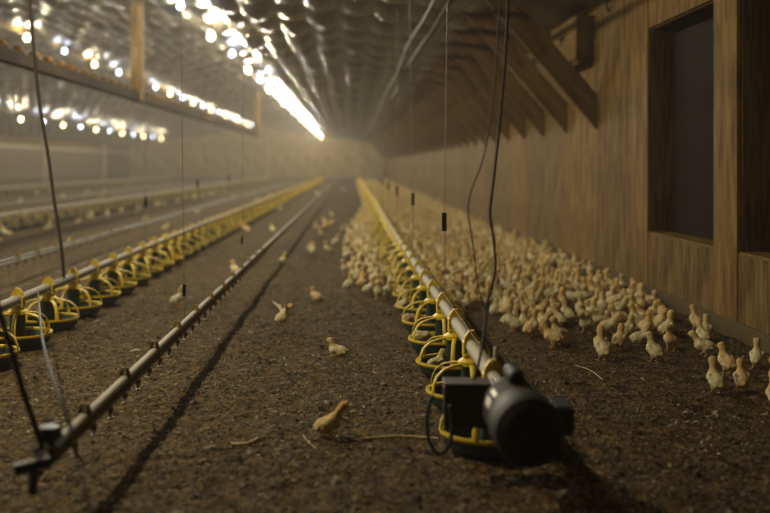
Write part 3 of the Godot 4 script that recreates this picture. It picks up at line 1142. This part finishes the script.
func build_chicks() -> void:
	for p in POSES:
		chick_parts.append(chick_pose(p))
	var flock_group := "chicks crowded between the feeder line and the plywood wall"
	var open_group := "chicks scattered over the open litter"
	# single chicks the photograph shows on the open floor
	chick(-0.075, 3.52, -0.25, 6, "yellow chick running alone over bare litter near the feed motor", open_group, -1.0, 0.98, 1)
	chick(-0.37, 5.8, 0.5, 7, "cream chick leaping with raised wings beside the drinker shadow", open_group, 0.03, 1.0, 0)
	chick(-0.07, 5.06, 2.9, 4, "pale chick crouching alone on bare litter between drinker and feeder", open_group, -1.0, 0.95, 0)
	# chicks feeding in the pans
	var fed := [[0.335, 5.12, 0.4, 5], [0.31, 5.72, 0.9, 5], [0.50, 5.72, 2.6, 4], [0.30, 6.3, 0.2, 0], [0.33, 6.9, -0.4, 5], [0.36, 4.53, 0.6, 4]]
	var which := ["fourth", "fifth", "fifth", "sixth", "seventh", "third"]
	for i in fed.size():
		var f: Array = fed[i]
		chick(f[0], f[1], f[2], f[3], "chick %s inside the %s feeder pan counted from the motor" % [["feeding", "feeding", "resting", "standing", "feeding", "sitting"][i], which[i]], "chicks in the feeder pans", 0.035, 0.92, i % 3)
	# the loose front of the flock, as the photograph sets it
	var taken_spots := []
	var front := [[0.985, 5.25, 2.5, 3], [1.03, 5.32, 3.5, 1], [1.15, 4.9, 1.75, 0], [1.19, 5.12, 1.3, 0], [1.385, 4.9, 2.0, 1], [1.30, 5.2, 1.0, 2], [1.67, 5.08, 2.7, 3], [1.43, 4.2, 1.7, 0], [1.55, 4.25, 1.4, 1], [1.72, 4.32, 1.9, 0], [1.82, 4.3, 0.6, 2], [1.56, 3.93, 1.6, 0], [1.62, 4.62, 1.9, 2], [1.80, 4.75, 1.2, 0], [1.55, 5.2, 4.0, 0], [1.46, 5.4, 0.2, 4]]
	for f in front:
		taken_spots.append(Vector2(f[0], f[1]))
		chick(f[0], f[1], f[2], f[3], "cream chick %s on bare litter before the flock, near the wall openings" % POSES[f[3]].w, flock_group, -1.0, rng.randf_range(0.97, 1.1), rng.randi() % 3)
	# the flock
	var all := []
	var cell := 0.113
	var dd := 5.2
	while dd < 58.0:
		var xx := -0.12
		while xx < RIGHT - 0.05:
			var x := xx + rng.randf_range(-0.026, 0.026) + (0.056 if int(dd / cell) % 2 else 0.0)
			var d := dd + rng.randf_range(-0.026, 0.026)
			var dense := 0.74
			var edge_left := -0.06 if d < 14.0 else lerpf(-0.06, 0.25, clampf((d - 14.0) / 8.0, 0.0, 1.0))
			var start := 6.0
			if x < 0.43: start = 6.6 + maxf(0.0, (0.28 - x)) * 2.6
			elif x > 0.85: start = 5.35
			else: start = 5.9
			if d < start or x < edge_left or x > RIGHT - 0.07:
				dense = 0.0
			elif d < start + 1.1:
				dense = lerpf(0.30, 0.74, (d - start) / 1.1)
			if x < 0.15:
				dense *= 0.62
			# keep clear of the pans
			var pk := roundf((d - 3.35) / 0.59) * 0.59 + 3.35
			if Vector2(x - FX, d - pk).length() < 0.235:
				dense = 0.0
			if absf(x - FX) < 0.06:
				dense *= 0.4
			if rng.randf() < dense:
				all.append([d, x])
			xx += cell
		dd += cell
	# strays on the open floor to the left
	for k in 150:
		var d := 6.5 + 44.0 * pow(rng.randf(), 1.25)
		var x := rng.randf_range(-12.0, -0.15)
		if k < 12:
			x = rng.randf_range(-0.75, -0.12)
			d = rng.randf_range(8.5, 20.0)
		elif k < 60:
			x = rng.randf_range(-4.6, -4.1) if k % 2 else rng.randf_range(-5.2, -4.0)
			d = rng.randf_range(12.0, 34.0)
		elif k < 84:
			x = rng.randf_range(-1.95, -1.35)
			d = rng.randf_range(6.0, 22.0)
		var ok := true
		for lx in [FX2, -4.65]:
			if absf(x - lx) < 0.21: ok = false
		for lx in [DX, -2.5]:
			if absf(x - lx) < 0.06: ok = false
		if ok:
			all.append([d, x])
	all.sort_custom(func(a, b): return a[0] < b[0])
	var single := 300 - chick_count - 3 - fed.size() - front.size()
	var far := []
	for i in all.size():
		var d: float = all[i][0]
		var x: float = all[i][1]
		if i >= single:
			far.append(all[i])
			continue
		var r := rng.randf()
		var pose := 0 if r < 0.30 else 1 if r < 0.50 else 2 if r < 0.68 else 3 if r < 0.82 else 4 if r < 0.92 else 5
		var where := "in the thick of the flock"
		var grp := flock_group
		if x > RIGHT - 0.35: where = "at the foot of the plywood wall"
		elif x < -0.9: where = "by the yellow pans beyond the drinker line"; grp = open_group
		elif x < -0.1: where = "on open litter between drinker and feeder"; grp = open_group
		elif x < 0.25: where = "on the drinker side of the yellow pans"
		elif x < 0.65: where = "close beside the feeder pipe"
		elif d < 6.6: where = "at the loose front edge of the flock"
		chick(x, d, rng.randf() * TAU, pose, "%s chick %s, %s" % [["cream", "buff", "pale cream"][i % 3], POSES[pose].w, where], grp, -1.0, rng.randf_range(0.92, 1.1), i % 3)
	# the rest of the flock, far down the house
	var root := Node3D.new()
	root.name = "chick_flock"
	add_child(root)
	tag(root, "dense flock of cream chicks spreading down the house beside the wall", "chicks", "", "stuff")
	for pose in 6:
		var list := []
		for i in far.size():
			if i % 6 == pose:
				list.append(far[i])
		var mesh: ArrayMesh = chick_parts[[0, 1, 2, 3, 4, 0][pose]].body.mesh(0.0085)
		mesh.surface_set_material(0, M["down%d" % (pose % 3)])
		var mm := MultiMesh.new()
		mm.transform_format = MultiMesh.TRANSFORM_3D
		mm.mesh = mesh
		mm.instance_count = list.size()
		for i in list.size():
			var x: float = list[i][1]
			var d: float = list[i][0]
			var s := rng.randf_range(0.92, 1.12)
			mm.set_instance_transform(i, Transform3D(Basis(Vector3.UP, rng.randf() * TAU).scaled(Vector3.ONE * s * GROWN), Vector3(x, ground(x, -d) - 0.006, -d)))
		var o := MultiMeshInstance3D.new()
		o.name = "flock_chicks"
		o.multimesh = mm
		o.set_meta("kind", "stuff")
		root.add_child(o, true)

# ---------------------------------------------------------------- litter
func build_litter() -> void:
	var b := MB.new()
	b.face([Vector3(-0.5, 0, -0.16), Vector3(0.0, 0.12, -0.2), Vector3(0.0, 0.12, 0.2), Vector3(-0.5, 0, 0.16)], Vector3(-0.25, 1, 0).normalized())
	b.face([Vector3(0.0, 0.12, -0.2), Vector3(0.5, 0.0, -0.1), Vector3(0.5, 0.0, 0.12), Vector3(0.0, 0.12, 0.2)], Vector3(0.25, 1, 0).normalized())
	var mesh := b.mesh()
	mesh.surface_set_material(0, M.flake)
	var mm := MultiMesh.new()
	mm.transform_format = MultiMesh.TRANSFORM_3D
	mm.use_colors = true
	mm.mesh = mesh
	var count := 42000
	mm.instance_count = count
	for i in count:
		var d := 2.3 * pow(14.0 / 2.3, rng.randf())
		var x := rng.randf_range(-0.36, 0.42) * d
		x = clampf(x, LEFT, RIGHT - 0.04)
		var s := rng.randf_range(0.007, 0.022)
		if rng.randf() < 0.02: s *= 2.2
		var z := -d
		var bas := Basis.from_euler(Vector3(rng.randf_range(-0.5, 0.5), rng.randf() * TAU, rng.randf_range(-0.5, 0.5))).scaled(Vector3.ONE * s)
		mm.set_instance_transform(i, Transform3D(bas, Vector3(x, ground(x, z) + s * 0.12, z)))
		var t := rng.randf()
		var col := Color(0.03, 0.022, 0.013).lerp(Color(0.22, 0.165, 0.09), t * t)
		if t > 0.985 or (gnoise.get_noise_2d(x * 1.3 + 40.0, z * 0.9) > 0.28 and t > 0.72): col = Color(0.30, 0.26, 0.18)
		mm.set_instance_color(i, col)
	var o := MultiMeshInstance3D.new()
	o.name = "litter_shavings"
	o.multimesh = mm
	add_child(o)
	tag(o, "loose brown wood shavings strewn over the litter floor", "shavings", "", "stuff")
	# single pale straws and feathers
	var straws := [[[365, 438], [402, 437], [438, 440], 0.004, "long pale straw lying across the litter behind the running chick"], [[232, 447], [246, 449], [258, 441], 0.005, "curled pale feather on bare litter beside the drinker shadow"], [[575, 366], [590, 372], [603, 381], 0.002, "pale straw lying in front of the flock"], [[303, 437], [308, 446], [316, 451], 0.0015, "thin bent straw beside the running chick's feet"]]
	for s in straws:
		var pts := []
		for k in 3:
			var d: float = 962.1 / (s[k][1] - 165.0)
			var x: float = (s[k][0] - 352.0) / 1069.0 * d
			pts.append(Vector3(x, ground(x, -d) + 0.007, -d))
		cord("straw", pts, s[3], M.straw, s[4], "straw")

# ---------------------------------------------------------------- odds and ends
func build_details() -> void:
	# plywood vent box high on the wall between the first two braces
	var t := thing("vent_box", "plywood vent box under the ceiling behind the first knee brace", "vent", Vector3(RIGHT - 0.08, 1.955, -9.34))
	var b := MB.new()
	b.box(Vector3(0, 0, 0), Vector3(0.16, 0.36, 1.08), 0.004)
	put("case", b.mesh(), M.ply2, t)
	b = MB.new()
	b.box(Vector3(0.0, -0.20, 0), Vector3(0.10, 0.04, 1.0), 0.004)
	put("shadow_strip", b.mesh(), M.jamb, t)  # dark strip that stands in for the shadow gap below the box
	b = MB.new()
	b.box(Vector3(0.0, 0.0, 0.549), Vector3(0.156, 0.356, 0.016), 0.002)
	put("shaded_end_panel", b.mesh(), M.jamb, t)  # darker board paints the shade on the end turned from the bulbs
	b = MB.new()
	b.tube([Vector3(-0.085, 0.06, 0.10), Vector3(-0.105, 0.03, 0.0), Vector3(-0.085, 0.06, -0.08)], 0.007, 6)
	b.tube([Vector3(-0.085, 0.05, 0.02), Vector3(-0.10, -0.01, -0.05)], 0.007, 6)
	put("latch", b.mesh(), M.black, t)
	# hook at the top of the wall
	cord("wall_hook", [at_px(609, -6, 8.28), at_px(606, 4, 8.26), at_px(609, 11, 8.26), at_px(612, 6, 8.28)], 0.012, M.black, "small black hook high on the plywood wall", "hook")
	# conduits under the ceiling above the feeder
	for k in 3:
		var pts := []
		var d := 7.7
		var x0: float = [0.63, 0.76, 0.90][k]
		while d < 40.0:
			var w: float = [0.018, 0.022, 0.05][k]
			pts.append(Vector3(x0 + w * sin(d * [0.9, 0.7, 1.5][k] + k), 2.22 - 0.02 * absf(sin(d * [0.55, 0.45, 0.8][k] + k)) - (0.02 if k == 2 else 0.0), -d))
			d += 0.55
		cord("conduit", pts, [0.013, 0.014, 0.011][k], M.cable_grey, ["straight grey conduit sagging under the ceiling, innermost of three", "grey conduit sagging under the ceiling, middle of three", "wavy grey cable under the ceiling, closest to the knee braces"][k], "conduit")
	# suspended beam on two hanging posts, with small brackets along its top
	var bx := -2.5
	var by := 1.69
	var bm := thing("suspended_beam", "dark dusty beam hung lengthwise on pale posts with small tan blocks on top", "beam", Vector3(bx, by, 0))
	b = MB.new()
	b.box(Vector3(0, 0, -16.5), Vector3(0.07, 0.10, 24.0), 0.006)
	put("beam", b.mesh(), M.beam, bm)
	var blk := MB.new()
	blk.box(Vector3(0, 0.075, 0), Vector3(0.06, 0.05, 0.12), 0.01)
	var bmesh := blk.mesh()
	var bd := 4.9
	while bd < 28.2:
		put("block", bmesh, M.brace, bm, Vector3(0, 0, -bd))
		bd += 0.39
	for d in [12.5, 28.1]:
		b = MB.new()
		var hh: float = ceiling_y(bx) - by + 0.06
		b.box(Vector3.ZERO, Vector3(0.145, hh, 0.05), 0.004)
		put("post", b.mesh(), M.pine, bm, Vector3(0, hh / 2 - 0.05, -d + 0.06))
	# hanging cables of the feeder lines
	var g := "suspension cables of the feeder beside the flock"
	var hd := [5.07, 7.5, 9.95, 12.4, 14.85, 17.3]
	for k in hd.size():
		hanger(FX + sag_x(hd[k]), hd[k], PIPE_Y + 0.02, [0.63, 0.66, 0.66, 0.66, 0.66, 0.66][k], "thin cable with black adjuster, %s from the motor, holding the flock's feeder" % ["first", "second", "third", "fourth", "fifth", "sixth"][k], g, [0.025, -0.03, 0.0, 0.0, 0.0, 0.0][k])
	hanger(DX, 4.65, 0.23, 0.355, "thin suspension cable with slim adjuster over the drinker line", "suspension cables of the drinker line", -0.03, null, 0.0017, 0.6)
	hanger(DX, 7.1, 0.23, 0.40, "thin suspension cable, second over the drinker line", "suspension cables of the drinker line", 0.02, null, 0.0017, 0.6)
	var far_d := [8.6, 11.5, 14.4]
	for k in 3:
		hanger(FX2, far_d[k], PIPE_Y + 0.02, [0.60, 0.70, 0.72][k], "suspension cable with grey adjuster, %s over the feeder beyond the drinker" % ["second", "third", "fourth"][k], "suspension cables of the feeder beyond the drinker", 0.0, M.steel)
	# power cords dropping from the ceiling
	cord("black_cable", [at_px(509, -40, 3.35), at_px(508, 0, 3.35), at_px(505, 60, 3.35), at_px(499, 130, 3.35), at_px(493, 185, 3.35), at_px(490, 214, 3.35), at_px(494, 242, 3.35), at_px(495, 272, 3.33), at_px(488, 300, 3.3), at_px(484, 335, 3.22), at_px(478, 366, 3.13), at_px(472, 384, 3.09)], 0.0045, M.rubber, "thick black power cord dropping from the ceiling to the control box")
	cord("sensor_cable", [at_px(504, -40, 3.3), at_px(500, 0, 3.3), at_px(494, 90, 3.3), at_px(484, 155, 3.3), at_px(472, 188, 3.3), at_px(468, 210, 3.3), at_px(473, 245, 3.3), at_px(478, 285, 3.3), at_px(486, 312, 3.28)], 0.0025, M.hose, "thin brown cable hanging beside the thick black cable above the motor")
	cord("drop_cord", [at_px(28, -20, 6.1), at_px(32, 30, 6.1), at_px(39, 100, 6.1), at_px(48, 155, 6.1), at_px(54, 200, 6.1), at_px(61, 245, 6.1), at_px(64, 281, 6.12)], 0.010, M.rubber, "black cord dropping to the feeder pipe beyond the drinker")
	cord("regulator_cord", [at_px(38, 293, 5.3), at_px(39, 302, 5.0), at_px(41, 328, 3.8), at_px(46, 356, 3.1), at_px(57, 390, 2.75), at_px(73, 432, 2.63)], 0.0045, M.cord, "dark cord slung from the second feeder pipe to the drinker regulator")
	cord("water_hose", [at_px(-40, 60, 2.6), at_px(-18, 240, 2.58), at_px(2, 320, 2.57), at_px(12, 352, 2.56), at_px(24, 394, 2.55), at_px(42, 446, 2.55)], 0.008, M.hose, "brown water hose rising from the drinker end")

# ---------------------------------------------------------------- all of it
func _ready() -> void:
	rng.seed = 20
	gnoise.seed = 2; gnoise.frequency = 1.1; gnoise.fractal_octaves = 3
	gnoise2.seed = 9; gnoise2.frequency = 10.0; gnoise2.fractal_octaves = 3
	# camera: level, lens shifted, 50 mm wide open
	var cam := Camera3D.new()
	cam.name = "camera"
	add_child(cam)
	cam.position = Vector3(0, 0.9, 0)
	var at := CameraAttributesPhysical.new()
	at.frustum_focal_length = 50.0
	at.frustum_focus_distance = 4.5
	at.frustum_near = 0.1
	at.frustum_far = 200.0
	at.exposure_aperture = 1.6
	cam.attributes = at
	cam.projection = Camera3D.PROJECTION_FRUSTUM
	cam.near = 0.1
	cam.far = 200.0
	cam.size = 513.0 / 1069.0 * cam.near
	cam.frustum_offset = Vector2((385.0 - 352.0) / 1069.0, -(256.5 - 165.0) / 1069.0) * cam.near
	cam.current = true
	# dusty air, no daylight
	var we := WorldEnvironment.new()
	we.name = "air"
	var e := Environment.new()
	e.background_mode = Environment.BG_COLOR
	e.background_color = Color.BLACK
	e.tonemap_mode = Environment.TONE_MAPPER_LINEAR
	e.tonemap_exposure = 0.69
	e.fog_enabled = true
	e.fog_light_color = Color(1.0, 0.97, 0.92)
	e.fog_density = 0.0045
	e.sdfgi_enabled = true
	e.ssao_enabled = true
	e.ssil_enabled = true
	we.environment = e
	add_child(we)
	make_materials()
	print("materials ", Time.get_ticks_msec())
	build_setting()
	print("setting ", Time.get_ticks_msec())
	build_bulbs()
	build_braces()
	build_feeder(FX, 3.35, 0.59, 58.0, 9.0, "feeder line of yellow and green pans crowded by the flock, ending at the motor", 3.17)
	build_feeder(FX2, 4.75, 0.535, 58.0, 10.0, "feeder line of yellow and green pans beyond the nearest drinker, empty of chicks", 3.8)
	build_feeder(-4.65, 9.0, 0.6, 60.0, 9.1, "distant feeder line of yellow pans in the middle of the house", 9.0, M.clip)  # duller yellow than the near pans, muted in colour for distance
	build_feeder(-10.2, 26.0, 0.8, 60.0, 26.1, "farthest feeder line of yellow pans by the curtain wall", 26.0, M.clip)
	build_motor()
	build_drinker(DX, 0.20, 2.5, 58.0, 9.0, "grey nipple drinker line casting a straight shadow on the bare litter", true)
	build_drinker(-2.5, 0.20, 5.0, 58.0, 12.0, "grey nipple drinker line behind the second feeder line", false, 0.010)
	build_drinker(-6.2, 0.20, 14.0, 58.0, 15.0, "distant nipple drinker line in the middle of the house", false, 0.010)
	print("lines ", Time.get_ticks_msec())
	build_chicks()
	print("chicks ", Time.get_ticks_msec())
	build_litter()
	build_details()
	print("done ", Time.get_ticks_msec())
